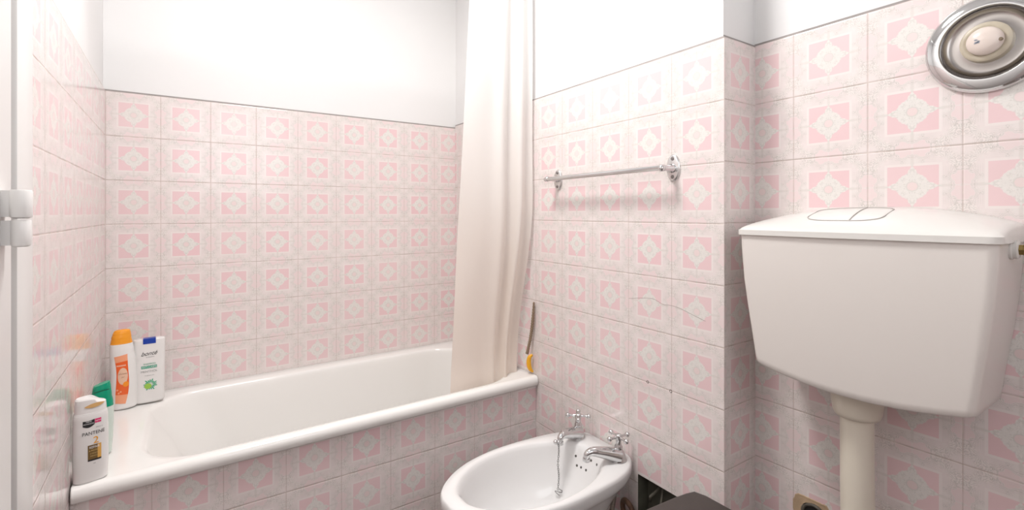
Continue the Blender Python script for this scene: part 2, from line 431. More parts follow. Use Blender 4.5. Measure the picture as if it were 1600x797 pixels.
# ------------------------------------------------------------------ bathtub
tub = thing('bathtub', 'long white enamelled bathtub set between the tiled walls', 'bathtub', (0.66, -0.33, FZ))
def rrect(x0, x1, y0, y1, r, n=10):
    """rounded rectangle, counter-clockwise; r = radii for corners (x1y0, x1y1, x0y1, x0y0)"""
    out = []
    for (cx, cy, a0, rr) in ((x1, y0, -PI/2, r[0]), (x1, y1, 0, r[1]), (x0, y1, PI/2, r[2]), (x0, y0, PI, r[3])):
        ccx = cx - rr if cx == x1 else cx + rr; ccy = cy - rr if cy == y1 else cy + rr
        for i in range(n+1):
            a = a0 + PI/2*i/n; out.append((ccx+rr*math.cos(a), ccy+rr*math.sin(a)))
    return out
def tub_outer(f, z, k=0.0):
    e = 0.004
    return [(x, y, z) for x, y in rrect(0.003+f*0.0, XR-0.002, -0.662+k, -0.002, (e, e, e, e))]
def leftfit(p):
    p = (p[0], p[1], p[2]-0.016*max(0, (p[1]+0.66))/0.66*(1 if p[2] > 0.5 else 0.5))     # keeps the rim against the slightly slanting left wall
    x, y, z = p; t = max(0.0, 1-(x-0.0)/0.2)
    z -= 0.010*max(0.0, 1-x/1.3)
    return (x + t*(-LS*(-y)), y, z)
rings = []
rings.append(tub_outer(0, 0.523, 0.010)); rings.append(tub_outer(0, 0.523, 0.000)); rings.append(tub_outer(0, 0.528, -0.004))
rings.append(tub_outer(0, 0.540, -0.006)); rings.append(tub_outer(0, 0.551, -0.0035)); rings.append(tub_outer(0, 0.5575, 0.004))
rings.append([(x, y, z) for x, y, z in [(p[0], p[1], 0.5590) for p in rrect(0.006, XR-0.004, -0.648, -0.006, (0.01,)*4)]])
inn = (0.15, 0.14, 0.14, 0.15)
def inner(i, z, r=inn): return [(x, y, z) for x, y in rrect(0.125+i*(1.5 if i < 0.013 else 2.6)-(0 if i < 0.013 else 0.0143), XR-0.05-i*0.6, -0.618+i*0.6, -0.055-i*0.6, tuple(max(0.03, q-i*0.3) for q in r))]
for i, z in ((-0.012, 0.5535), (-0.002, 0.5525), (0.004, 0.549), (0.009, 0.541), (0.013, 0.527), (0.03, 0.45), (0.05, 0.34), (0.07, 0.24), (0.085, 0.205), (0.11, 0.182), (0.15, 0.172)):
    rings.append(inner(i, z))
rings = [[leftfit(p) for p in r] for r in rings]
bm = bmesh.new(); loft(bm, rings, True, False, True); fix_normals(bm)
obj('basin', bm, ENAMEL, tub, True, angle=60)
# front panel, tiled, below the rim
ap = bpy.data.objects.new('tiled_front_panel', None)
bm = bmesh.new(); uvl = bm.loops.layers.uv.new('UVMap')
x0, x1, zt, yb = 0.0146, XR-0.0005, 0.5235, -0.650
zl = zt-0.0098
vs = [bm.verts.new(p) for p in ((x0, yb, FZ), (x1, yb, FZ), (x1, yb, zt), (x0, yb, zl))]
f = bm.faces.new(vs)
U0 = lambda x: (x-0.311)/0.1487
VV = lambda z: (z-0.394)/T
for l, (x, z) in zip(f.loops, ((x0, FZ), (x1, FZ), (x1, zt), (x0, zl))): l[uvl].uv = (U0(x), VV(z))
vs2 = [bm.verts.new(p) for p in ((x0, yb+0.04, FZ), (x1, yb+0.04, FZ), (x1, yb+0.04, zt), (x0, yb+0.04, zl))]
for q in ((0, 3, 2, 1),): bm.faces.new([vs2[i] for i in q])
for i in range(4):
    j = (i+1) % 4; bm.faces.new((vs[i], vs2[i], vs2[j], vs[j]))
fix_normals(bm)
obj('tiled_front_panel', bm, TILE, tub)

# ------------------------------------------------------------------ shower curtain on its rail
cur = thing('shower_curtain', 'long cream fabric shower curtain hanging at the tap end of the bath', 'curtain', (1.19, -0.65, 2.07))
def curtain_bm():
    bm = bmesh.new(); nu, nv = 220, 90; V = []
    zt, zb = 2.075, 0.46
    folds = [(0.20, 0.25, -0.010), (0.52, 0.085, -0.016), (0.66, 0.045, 0.020), (0.78, 0.075, -0.022), (0.92, 0.05, 0.012)]
    for j in range(nv+1):
        z = zt + (zb-zt)*j/nv; t = j/nv; row = []
        # rail line at the top, drawn inside the bath at the bottom
        s = min(1.0, max(0.0, (1.25-z)/(1.25-0.565))); s = s*s*(3-2*s)
        yl = -0.648 + 0.072*min(1, t*1.1)
        yr = -0.650 + 0.079*s
        xl = 1.045 - 0.050*t
        xr = XR - 0.016 - 0.018*s
        for i in range(nu+1):
            u = i/nu
            x = xl + (xr-xl)*u; y = yl + (yr-yl)*u
            amp = 0.45 + 0.55*min(1, t*2.5)
            for c, wd, a in folds:
                cc = c + 0.035*math.sin(2.2*t+c*9)*t + (0.10*t*t if 0.4 < c < 0.6 else 0.0)
                y += a*amp*math.exp(-((u-cc)/wd)**2)
                x += a*0.35*math.exp(-((u-cc-wd*0.5)/wd)**2)*t
            y += 0.006*noise.noise(Vector((u*3, t*4, 1.0)))
            x = min(x, XR-0.004)
            row.append(bm.verts.new((x, y, z)))
        V.append(row)
    for j in range(nv):
        for i in range(nu): bm.faces.new((V[j][i], V[j+1][i], V[j+1][i+1], V[j][i+1]))
    return bm
cob = obj('drape', curtain_bm(), CURTAIN, cur, True)
for k in range(9):
    bm = bmesh.new(); c = Vector((1.052+k*0.030, -0.650, 2.094)); n = 20
    pts = [c + Vector((0, math.cos(2*PI*i/n)*0.020, math.sin(2*PI*i/n)*0.020)) for i in range(n+1)]
    tube(bm, pts, 0.0016, 6)
    obj('ring', bm, CHROME, cur, True)
bm = bmesh.new(); tube(bm, [(0.016, -0.650, 2.097), (XR-0.002, -0.650, 2.097)], 0.011, 20)
for xx, dr in ((0.0145, 1), (XR-0.001, -1)): lathe(bm, [(0.026, 0), (0.026, 0.004), (0.015, 0.010), (0.013, 0.018)], (xx, -0.650, 2.097), (dr, 0, 0), 24)
o = obj('curtain_rail', bm, CHROME, smooth=True, angle=40); o['label'] = 'chrome rail across the bath that carries the shower curtain'; o['category'] = 'rail'

# hand shower hose hanging in the gap between curtain and wall
bm = bmesh.new(); pts = smooth_path([(1.310, -0.648, 0.83), (1.308, -0.643, 0.76), (1.304, -0.636, 0.70), (1.299, -0.626, 0.65), (1.297, -0.622, 0.632)], 26)
rad = [(0.0062 if (i//2) % 2 else 0.0050) * (0.6 + 0.4*min(1, i/25)) for i in range(len(pts))]
rad[-1] = 0.002; rad[-2] = 0.004
tube(bm, pts, rad, 12)
o = obj('shower_hose', bm, noisy(mat('brown_ribbed_hose', (0.30, 0.22, 0.15), 0.4, 0.4), 30, 0.3), smooth=True)
o['label'] = 'brown ribbed hose end hanging between curtain and right wall'; o['category'] = 'hose'
bm = bmesh.new()
pts = smooth_path([(1.309, -0.640, 0.632), (1.300, -0.634, 0.622), (1.298, -0.632, 0.600), (1.301, -0.636, 0.580), (1.310, -0.642, 0.568)], 8)
tube(bm, pts, [0.004+0.005*math.sin(PI*i/(len(pts)-1)) for i in range(len(pts))], 14)
o = obj('bath_toy', bm, AQU('yellow_orange_plastic', (0.85, 0.42, 0.02), 0.35), smooth=True)
o['label'] = 'small yellow curved plastic piece on the bath rim by the curtain'; o['category'] = 'toy'
o.name = 'plastic_hook'; o['category'] = 'hook'

# ------------------------------------------------------------------ towel rail
tr = thing('towel_rail', 'slim chrome towel rail with two oval end plates on the pink wall', 'towel rail', (XR, -1.02, 1.278))
def oval_plate(yc, zc):
    bm = bmesh.new(); rings = []
    for off, s in ((0.0, 1.0), (0.003, 1.0), (0.0055, 0.93), (0.0065, 0.80), (0.0068, 0.01)):
        rings.append([(XR-off, yc+0.0205*s*math.cos(a), zc+0.036*s*math.sin(a)) for a in [2*PI*i/40 for i in range(40)]])
    loft(bm, rings, True, True, True); fix_normals(bm)
    p = obj('end_plate', bm, CHROMEB, tr, True, angle=50)
    for dz in (0.024, -0.024):
        bm = bmesh.new(); lathe(bm, [(0.0048, 0.0062), (0.0048, 0.0075), (0.0036, 0.009), (0.0005, 0.0093)], (XR, yc, zc+dz), (-1, 0, 0), 16)
        box(bm, XR-0.0095, XR-0.0090, yc-0.0035, yc+0.0035, zc+dz-0.0006, zc+dz+0.0006)
        obj('screw', bm, noisy(mat('dull_steel_screw', (0.28, 0.26, 0.25), 0.4, 0.9), 60, 0.3), p, True, angle=40)
oval_plate(-0.780, 1.277); oval_plate(-1.255, 1.281)
for yc, sg in ((-0.780, 1), (-1.255, -1)):
    bm = bmesh.new()
    lathe(bm, [(0.0115, 0.005), (0.0115, 0.014), (0.0085, 0.018), (0.0080, 0.050)], (XR, yc, 1.279), (-1, 0, 0), 22)
    ball(bm, (XR-0.050, yc, 1.278), 0.0098, 3)
    obj('bracket', bm, CHROME, tr, True, angle=50)
bm = bmesh.new(); tube(bm, [(XR-0.050, -0.768, 1.277), (XR-0.050, -1.262, 1.279)], 0.0076, 22)
obj('bar', bm, CHROME, tr, True, angle=50)

CRACK = [(-1.098, 0.910), (-1.140, 0.917), (-1.185, 0.922), (-1.219, 0.912), (-1.242, 0.913), (-1.268, 0.911), (-1.310, 0.900), (-1.348, 0.890)]
# small drilled holes left in the wall
for (y, z, r, wh) in ((-1.168, 0.685, 0.0042, 'dark drilled hole in the right wall joint, left one of two'),
                  (-1.245, 0.683, 0.0042, 'dark drilled hole in the right wall joint, right one of two'),
                  (-0.723, 0.707, 0.0018, 'tiny dark chip in the wall tile close to the bath')):
    bm = bmesh.new(); lathe(bm, [(r, -0.02), (r, 0.0004), (r*0.75, 0.0006), (r*0.7, -0.0002), (r*0.2, -0.0004)], (XR, y, z), (-1, 0, 0), 14)
    o = obj('drilled_hole', bm, noisy(mat('dark_plug_hole', (0.05, 0.035, 0.03), 0.8), 60, 0.3)); o['kind'] = 'structure'

# hairline crack running across two wall tiles
bm = bmesh.new(); tube(bm, smooth_path([(XR-0.0001, y, z) for y, z in CRACK], 5), 0.00042, 5)
struct(obj('wall_crack_1', bm, noisy(mat('hairline_crack', (0.30, 0.24, 0.22), 0.8), 60, 0.3)))

# ------------------------------------------------------------------ bidet
BZ = 0.455; BYC = -1.022
bid = thing('bidet', 'white ceramic bidet against the right wall beside the bath', 'bidet', (1.05, BYC, FZ))
outer_prof = [(1.3145, 0.072), (1.312, 0.088), (1.302, 0.103), (1.278, 0.122), (1.238, 0.142), (1.185, 0.155), (1.126, 0.161), (1.060, 0.165), (0.996, 0.163), (0.940, 0.154), (0.890, 0.140), (0.840, 0.116), (0.800, 0.086), (0.772, 0.053), (0.760, 0.022)]
inner_prof = [(1.236, 0.030), (1.228, 0.055), (1.212, 0.072), (1.190, 0.090), (1.155, 0.108), (1.118, 0.122), (1.075, 0.132), (1.020, 0.137), (0.970, 0.133), (0.925, 0.122), (0.885, 0.104), (0.850, 0.080), (0.825, 0.052), (0.812, 0.028), (0.809, 0.010)]
def closed(prof, cx=None, sx=1.0, sy=1.0, z=0, shiftx=0):
    a = smooth_path([(x, w_, 0) for x, w_ in prof], 4)
    c = 1.05 if cx is None else cx
    up = [(c+(p.x-c)*sx+shiftx, BYC+p.y*sy, z) for p in a]; lo = [(x, 2*BYC-y, z) for x, y, z in reversed(up)]
    return up + lo
rings = []
def wallclip(r): return [(min(x, XR-0.003), y, z) for x, y, z in r]
for z, sx, sy, sh in ((FZ+0.001, 0.52, 0.60, 0.02), (0.06, 0.51, 0.58, 0.02), (0.12, 0.50, 0.55, 0.02), (0.20, 0.52, 0.56, 0.015), (0.27, 0.60, 0.62, 0.01), (0.325, 0.72, 0.70, 0.005), (0.365, 0.83, 0.80, 0.0), (0.395, 0.915, 0.885, 0.0), (0.411, 0.965, 0.95, 0.0), (0.418, 0.988, 0.982, 0.0), (0.428, 1.0, 1.0, 0), (0.443, 1.0, 1.0, 0)):
    rings.append(wallclip(closed(outer_prof, None, sx, sy, z, sh)))
rings.append(wallclip(closed(outer_prof, None, 0.996, 0.99, 0.4505))); rings.append(wallclip(closed(outer_prof, None, 0.985, 0.965, 0.4548)))
def innerring(k, z, shift=0.0, mixc=0.0):
    return closed(inner_prof, 1.02, 1.0-k, 1.0-k, z, shift)
rings.append(innerring(-0.075, 0.4545)); rings.append(innerring(-0.045, 0.4535)); rings.append(innerring(-0.015, 0.450))
rings.append(innerring(0.010, 0.442)); rings.append(innerring(0.035, 0.428)); rings.append(innerring(0.08, 0.395, -0.004)); rings.append(innerring(0.16, 0.350, -0.008))
rings.append(innerring(0.28, 0.312, -0.008)); rings.append(innerring(0.50, 0.290, 0.0)); rings.append(innerring(0.85, 0.280, 0.0))
bm = bmesh.new(); loft(bm, rings, True, True, True); fix_normals(bm)
bowl = obj('bowl', bm, CERAMIC, bid, True, angle=75)
HOLES = [(-0.972, 0.422), (-1.006, 0.428), (-1.036, 0.431), (-1.065, 0.431), (-0.985, 0.400), (-1.003, 0.401), (-1.026, 0.402)]
bpy.context.view_layer.update()
from mathutils.bvhtree import BVHTree
def bvh_of(o):
    me = o.data; return BVHTree.FromPolygons([v.co[:] for v in me.vertices], [p.vertices[:] for p in me.polygons])
bt = bvh_of(bowl)
HOLEM = noisy(mat('dark_overflow_hole', (0.10, 0.09, 0.085), 0.6), 60, 0.2)
for y, z in HOLES:
    loc, nor, idx, dist = bt.ray_cast(Vector((1.10, y*0.9+BYC*0.1, z)), Vector((1, 0, 0)))
    if loc is not None:
        nor = nor if nor.x < 0 else -nor
        bm = bmesh.new(); lathe(bm, [(0.0036, -0.004), (0.0036, 0.0003), (0.0031, 0.0005), (0.0010, 0.0003)], loc, nor, 14)
        obj('overflow_hole', bm, HOLEM, bid, True, angle=40)
bm = bmesh.new(); lathe(bm, [(0.021, 0.0), (0.021, 0.003), (0.015, 0.0035), (0.012, 0.001), (0.002, 0.0)], (1.02, BYC, 0.2812), (0, 0, 1), 24)
obj('waste', bm, CHROMEB, bid, True, angle=40)

# ------------------------------------------------------------------ pillar taps
def make_tap(loc, ang, label, rotc):
    t = thing('pillar_tap', label, 'tap', loc, 'chrome taps of the bidet')
    L = Vector(loc); R = Matrix.Rotation(ang, 3, 'Z')
    def P(x, y, z): return L + R @ Vector((x, y, z))     # local: spout along -x
    # bell shaped base and swan spout, one cast body
    bm = bmesh.new(); rings = []
    for z, rx, ry, cx in ((0.000, 0.0235, 0.0215, 0), (0.003, 0.0235, 0.0215, 0), (0.006, 0.0215, 0.020, 0), (0.013, 0.0205, 0.0185, 0.0), (0.020, 0.0185, 0.0160, 0.0), (0.027, 0.0150, 0.0135, 0), (0.032, 0.0115, 0.0115, 0.0), (0.036, 0.0095, 0.0095, 0.0)):
        rings.append([P(cx+rx*math.cos(a), ry*math.sin(a), z) for a in [2*PI*i/32 for i in range(32)]])
    loft(bm, rings, True, True, True)
    sp = smooth_path([(-0.002, 0, 0.015), (-0.025, 0, 0.0225), (-0.050, 0, 0.0300), (-0.075, 0, 0.0365), (-0.090, 0, 0.0375), (-0.1005, 0, 0.0320), (-0.1025, 0, 0.0220)], 6)
    n = len(sp); rr = []
    for i in range(n):
        u = i/(n-1); rr.append(0.0140*(1-u)**1.4 + 0.0080)
    tube(bm, [P(*p) for p in sp], rr, 20)
    lathe(bm, [(0.0100, 0.0), (0.0104, 0.003), (0.0104, 0.009), (0.0092, 0.010)], P(-0.1025, 0, 0.024), (0, 0, -1), 22)
    fix_normals(bm); body = obj('body', bm, CHROME, t, True, angle=50)
    bm = bmesh.new(); lathe(bm, [(0.0082, 0.0), (0.0084, 0.0006), (0.003, 0.0004)], P(-0.1025, 0, 0.0140), (0, 0, -1), 20)
    obj('outlet', bm, BLACK, t)
    bm = bmesh.new()
    lathe(bm, [(0.0105, 0.0), (0.0118, 0.003), (0.0118, 0.008), (0.0088, 0.013), (0.0078, 0.020), (0.0095, 0.027), (0.0060, 0.031)], P(0, 0, 0.033), (0, 0, 1), 28)
    obj('bonnet', bm, CHROME, t, True, angle=50)
    bm = bmesh.new()
    lathe(bm, [(0.0055, 0.0), (0.0098, 0.002), (0.0102, 0.008), (0.0098, 0.0125), (0.0078, 0.0150), (0.0035, 0.0165), (0.0004, 0.0168)], P(0, 0, 0.060), (0, 0, 1), 28)
    for k in range(4):
        a = rotc + k*PI/2; dx, dy = math.cos(a), math.sin(a)
        tube(bm, [P(dx*r_, dy*r_, 0.0675) for r_ in (0.006, 0.013, 0.020, 0.029)], [0.0050, 0.0036, 0.0034, 0.0044], 14)
        ball(bm, P(dx*0.0325, dy*0.0325, 0.0675), 0.0073, 3)
    obj('cross_handle', bm, CHROME, t, True, angle=50)
    return t
make_tap((1.264, -0.941, BZ-0.0005), 0.28, 'chrome tap with cross handle at the bath side of the bidet', 0.55)
make_tap((1.264, -1.110, BZ-0.0005), -0.26, 'chrome tap with cross handle nearer the cistern, on the bidet corner', 0.15)

# plug chain hanging from the left tap
ch = thing('plug_chain', 'thin chain with a small hook hanging into the bidet bowl', 'chain', (1.157, -0.970, 0.47))
bm = bmesh.new(); top = Vector((1.1555, -0.9740, 0.4760)); L0 = 0.134; nl = 22
def link_ring(bm, c, axis_a, axis_b, ra, rb, r, n=10):
    pts = [c + axis_a*ra*math.cos(2*PI*i/n) + axis_b*rb*math.sin(2*PI*i/n) for i in range(n+1)]
    tube(bm, pts, r, 6, False)
for k in range(nl):
    c = top + Vector((0.0030*math.sin(k*0.5)*0.6, 0, -L0*k/(nl-1)))
    a = Vector((math.cos(k*1.45+0.4), math.sin(k*1.45+0.4), 0))
    link_ring(bm, c, a, Vector((0, 0, 1)), 0.0024, 0.0041, 0.0008)
STEEL = noisy(mat('dark_steel_chain', (0.30, 0.295, 0.29), 0.3, 1.0), 200, 0.3)
obj('links', bm, STEEL, ch, True)
bm = bmesh.new(); ball(bm, top+Vector((-0.006, 0.006, 0.0035)), 0.0068, 3); ball(bm, top+Vector((0.001, 0.001, 0.004)), 0.0042, 2)
tube(bm, [top+Vector((-0.006, 0.006, 0.0035)), top+Vector((0.012, -0.001, 0.004))], 0.0022, 8)
obj('anchor', bm, CHROME, ch, True)
b0 = top + Vector((0, 0, -L0-0.004))
bm = bmesh.new()
tube(bm, smooth_path([b0+Vector(q) for q in ((0.001, 0, 0.004), (0.008, -0.008, -0.002), (0.003, -0.004, -0.005), (-0.008, 0.006, -0.003), (-0.004, 0.001, -0.010), (0.001, -0.003, -0.015))], 5), 0.0011, 8)
tube(bm, smooth_path([b0+Vector(q) for q in ((0.006, -0.010, 0.002), (0.007, -0.007, -0.006), (0.000, -0.001, -0.006))], 5), 0.0011, 8)
obj('hook', bm, STEEL, ch, True)

# supply hose under the bidet and the stained elbow on the wall
bm = bmesh.new(); pts = smooth_path([(1.262, -1.096, 0.425), (1.262, -1.096, 0.395), (1.258, -1.100, 0.36), (1.250, -1.098, 0.31), (1.262, -1.080, 0.25), (1.295, -1.060, 0.19), (XR-0.001, -1.050, 0.165)], 14)
tube(bm, pts, [0.0072 if i % 2 else 0.0066 for i in range(len(pts))], 14)
o = obj('supply_hose', bm, parent=bid, mat=noisy(mat('braided_steel_hose', (0.33, 0.29, 0.25), 0.35, 0.8), 250, 0.6, 0.8, 600), smooth=True)
o['label'] = 'braided grey water hose'
bm = bmesh.new(); pts = smooth_path([(1.312, -1.128, 0.265), (1.304, -1.126, 0.305), (1.298, -1.116, 0.323), (1.299, -1.103, 0.326), (1.302, -1.092, 0.316), (1.305, -1.088, 0.297), (1.309, -1.090, 0.280), (XR, -1.094, 0.27)], 8)
tube(bm, pts, 0.0072, 14); fix_normals(bm)
o = obj('pipe_bend', bm, noisy(mat('rusty_brown_pipe', (0.20, 0.115, 0.075), 0.5, 0.3), 60, 0.5), smooth=True)
o['label'] = 'small rusty brown pipe bend on the wall below the bidet corner'; o['category'] = 'pipe'
# rubble visible in the gap of the missing tile
for (y0, z0, y1, z1, r, nm, lb) in ((-1.150, 0.33, -1.185, 0.385, 0.004, 'plaster_shard', 'thin pale shard leaning in the dark gap of the missing tile'),
                                (-1.205, 0.30, -1.200, 0.405, 0.003, 'old_pipe', 'thin dark upright pipe in the gap of the missing tile')):
    bm = bmesh.new(); tube(bm, [(XR+0.030, y0, z0), (XR+0.012, (y0+y1)/2, (z0+z1)/2), (XR+0.030, y1, z1)], r, 8)
    o = obj(nm, bm, noisy(mat(nm+'_surface', (0.13, 0.12, 0.095), 0.8), 60, 0.4), smooth=True)
    o['label'] = lb; o['category'] = 'rubble' if nm == 'plaster_shard' else 'pipe'

# ------------------------------------------------------------------ cistern
CY, CH = -1.661, 0.2105; CXF, CXB = 1.286, XF-0.001
cis = thing('toilet_cistern', 'cream wall-hung toilet cistern on the pink tiled wall', 'cistern', (CXB, CY, 0.82))
def tank_section(h, xf, r, n=9, m=26, bow=0.006):
    """closed outline seen from above: back edge straight, front slightly bowed"""
    pts = []
    nb = 8
    for i in range(nb+1): pts.append((CXB, h - 2*h*i/nb))            # back, from +h to -h
    for i in range(5): pts.append((CXB + (xf+r-CXB)*(i+1)/6, -h))    # side -h
    for i in range(n+1):
        a = -PI/2 - PI/2*i/n; pts.append((xf+r+r*math.cos(a), -h+r+r*math.sin(a)))
    for i in range(1, m):
        s = -1+2*i/m; pts.append((xf-bow*(1-s*s), s*(h-r)))
    for i in range(n+1):
        a = PI - PI/2*i/n; pts.append((xf+r+r*math.cos(a), h-r+r*math.sin(a)))
    for i in range(5): pts.append((xf+r + (CXB-xf-r)*(i+1)/6, h))
    return pts
def zbottom(y): return 0.8265 - 0.021*(1-min(1, (abs(y)/0.175))**2)
ZT = 1.113
rings = []
for t, hh, xf, r in ((0.0, 0.171, 1.307, 0.010), (0.004, 0.1765, 1.302, 0.013), (0.012, 0.1795, 1.2995, 0.014), (0.05, 0.1810, 1.2985, 0.014), (0.25, 0.1880, 1.295, 0.014), (0.45, 0.196, 1.292, 0.015), (0.65, 0.2025, 1.289, 0.015), (0.85, 0.2065, 1.2875, 0.015), (1.0, 0.2085, 1.287, 0.015)):
    rings.append([(x, CY+y, zbottom(y) + (ZT-zbottom(y))*t) for x, y in tank_section(hh, xf, r)])
bm = bmesh.new(); loft(bm, rings, True, True, True); fix_normals(bm)
obj('tank', bm, TANKP, cis, True, angle=50)
# lid: skirt and low dome
def lid_h(x, y):
    fx = min(1, max(0, (x-(CXF-0.004))/(CXB-CXF)))
    e = (1-(1-fx)**2.4)
    return 1.1265 + 0.0465*e*(1-0.66*min(1, abs(y)/CH)**2.3) 
bm = bmesh.new(); HL, XL, RL = 0.2135, CXF-0.004, 0.018
out = tank_section(HL, XL, RL, bow=0.007)
cxm = CXB
rings = [[(x, CY+y, ZT-0.001) for x, y in out], [(x, CY+y, ZT+0.010) for x, y in out]]
for k, (dz) in zip((0.0, 0.006, 0.014, 0.025), (0.0, -1, -1, -1)):
    pass
def inset(pts, k): return [(x + (CXB-x)*k, y*(1-k*0.62)) for x, y in pts]
for k in (0.012, 0.03, 0.055, 0.09, 0.14, 0.2, 0.28, 0.37, 0.47, 0.58, 0.7, 0.82, 0.93, 1.0):
    q = inset(out, k); soft = 0.0085*math.exp(-k/0.035)
    rings.append([(x, CY+y, lid_h(x, y)-soft) for x, y in q])
loft(bm, rings, True, True, False)
bmesh.ops.remove_doubles(bm, verts=bm.verts, dist=0.0002); fix_normals(bm)
lid = obj('lid', bm, LIDP, cis, True, angle=50)
# two push buttons following the dome, parted by a seam
def button_outline(s):
    """s in 0..1 round the outline; local (x,y) on the lid"""
    pass
def dome_patch(name, y0, y1, xfun, lift, m, par):
    bm = bmesh.new(); ny, nx = 26, 12; V = []
    for i in range(ny+1):
        y = y0+(y1-y0)*i/ny; a, b = xfun(y); row = []
        for j in range(nx+1):
            x = a+(b-a)*j/nx
            edge = min(1, min(i, ny-i)/1.0, min(j, nx-j)/1.0)
            row.append(bm.verts.new((x, CY+y, lid_h(x, y)+(lift if edge else -0.001))))
        V.append(row)
    for i in range(ny):
        for j in range(nx): bm.faces.new((V[i][j], V[i+1][j], V[i+1][j+1], V[i][j+1]))
    fix_normals(bm)
    return obj(name, bm, m, par, True, angle=60)
def xf_button(grow=0.0):
    c, hw = 0.018, 0.066+grow
    def fn(y):
        s = min(1, abs(y-c)/hw); k = (1-s**3.2)**(1/3.2)
        return (1.345-(0.030+grow)*k, 1.372+(0.030+grow)*k)
    return fn
bm = bmesh.new(); fb = xf_button(0.0008); pf = []; pb = []
for i in range(61):
    y = 0.018-0.0663+0.1326*i/60; a, b = fb(y)
    pf.append((a, CY+y, lid_h(a, y)+0.0010)); pb.append((b, CY+y, lid_h(b, y)+0.0010))
tube(bm, pf+list(reversed(pb))+[pf[0]], 0.00075, 6)
a, b = fb(0.002); tube(bm, [(a+(b-a)*k/10, CY+0.002, lid_h(a+(b-a)*k/10, 0.002)+0.0010) for k in range(11)], 0.00075, 6)
obj('button_seam', bm, SEAM, cis)
dome_patch('large_button', 0.018-0.0655, 0.018+0.0055-0.022, xf_button(), 0.0006, LIDP, cis)
dome_patch('small_button', 0.018+0.0068-0.022, 0.018+0.0655, xf_button(), 0.0006, LIDP, cis)
# water inlet at the right hand side
bm = bmesh.new(); lathe(bm, [(0.0165, 0.0), (0.0165, 0.003), (0.0150, 0.004), (0.0150, 0.009), (0.0130, 0.0105)], (1.365, CY-0.2075, 1.101), (0, -1, 0), 26)
obj('inlet_nut', bm, LIDP, cis, True, angle=40)
bm = bmesh.new(); lathe(bm, [(0.0092, 0.0), (0.0092, 0.006), (0.0108, 0.007), (0.0108, 0.020), (0.0085, 0.021), (0.0075, 0.05), (0.0075, 0.09)], (1.365, CY-0.2170, 1.101), (0, -1, 0), 6)
obj('brass_inlet', bm, BRASS, cis, True, angle=30)
bm = bmesh.new(); tube(bm, smooth_path([(1.365, CY-0.300, 1.101), (1.365, CY-0.33, 1.101), (1.385, CY-0.345, 1.101), (XF, CY-0.345, 1.101)], 8), 0.0075, 14)
obj('supply_pipe', bm, CHROMEB, cis, True)

# flush pipe
fp = thing('flush_pipe', 'ivory plastic flush pipe running down from the cistern', 'pipe', (1.372, -1.652, 0.45))
PX, PY = 1.372, -1.6515
bm = bmesh.new(); tube(bm, smooth_path([(PX, PY, 0.800), (PX, PY, 0.70), (PX, PY-0.001, 0.55), (PX, PY-0.002, 0.44), (PX-0.015, PY-0.002, 0.385), (PX-0.06, PY-0.001, 0.355), (PX-0.13, PY, 0.350)], 8), 0.0285, 36)
obj('tube', bm, PIPEP, fp, True, angle=50)
bm = bmesh.new(); lathe(bm, [(0.029, 0.0), (0.0345, 0.0005), (0.0385, 0.003), (0.0410, 0.010), (0.0435, 0.026), (0.0450, 0.050), (0.041, 0.055)], (PX, PY, 0.749), (0, 0, 1), 44)
obj('collar', bm, PIPEP, fp, True, angle=40)

# ------------------------------------------------------------------ toilet
toi = thing('toilet', 'toilet with a closed dark brown seat lid below the cistern', 'toilet', (1.0, -1.60, FZ))
TYC = -1.600; LZ = 0.526
def toilet_outline(back, front, hw, z, rc=0.03, sq=1.0):
    up = [(back, 0.0), (back, hw*0.5), (back, hw*0.90-rc*0.6), (back-rc*0.25, hw*0.93), (back-rc, hw*0.955)]
    L = back-front
    for u in (0.15, 0.25, 0.35, 0.45, 0.55): up.append((back-L*u, hw*(1-0.045*abs(u-0.38)/0.38*(1 if u < .38 else .6))))
    c = back-L*0.58
    for i in range(1, 12):
        a = PI/2*i/11; up.append((c-(c-front)*math.sin(a), hw*0.985*math.cos(a)**0.9))
    lo = [(x, -y) for x, y in reversed(up[1:-1])]
    return [(x, TYC+y, z) for x, y in up+lo]
def insetring(r, k, z):
    cx = sum(p[0] for p in r)/len(r)
    return [(cx+(p[0]-cx)*(1-k), TYC+(p[1]-TYC)*(1-k), z) for p in r]
o1 = toilet_outline(1.2145, 0.79, 0.222, 0)
rings = [insetring(o1, 0.02, LZ-0.022), insetring(o1, 0.0, LZ-0.018), insetring(o1, 0.0, LZ-0.006), insetring(o1, 0.012, LZ-0.0015), insetring(o1, 0.03, LZ), insetring(o1, 0.5, LZ+0.003), insetring(o1, 0.98, LZ+0.004)]
bm = bmesh.new(); loft(bm, rings, True, True, True); fix_normals(bm); obj('seat_lid', bm, SEATP, toi, True, angle=50)
bm = bmesh.new(); rings = [insetring(o1, 0.02, LZ-0.048), insetring(o1, 0.0, LZ-0.042), insetring(o1, 0.0, LZ-0.028), insetring(o1, 0.03, LZ-0.024)]
loft(bm, rings, True, True, True); fix_normals(bm); obj('seat', bm, SEATP, toi, True, angle=50)
for s in (-0.08, 0.08):
    bm = bmesh.new(); tube(bm, [(1.222, TYC+s-0.02, LZ-0.022), (1.222, TYC+s+0.02, LZ-0.022)], 0.011, 16); tube(bm, [(1.222, TYC+s, LZ-0.022), (1.222, TYC+s, LZ-0.052)], 0.008, 12)
    obj('hinge', bm, SEATP, toi, True, angle=50)
o2 = toilet_outline(1.26, 0.80, 0.205, 0)
rings = []
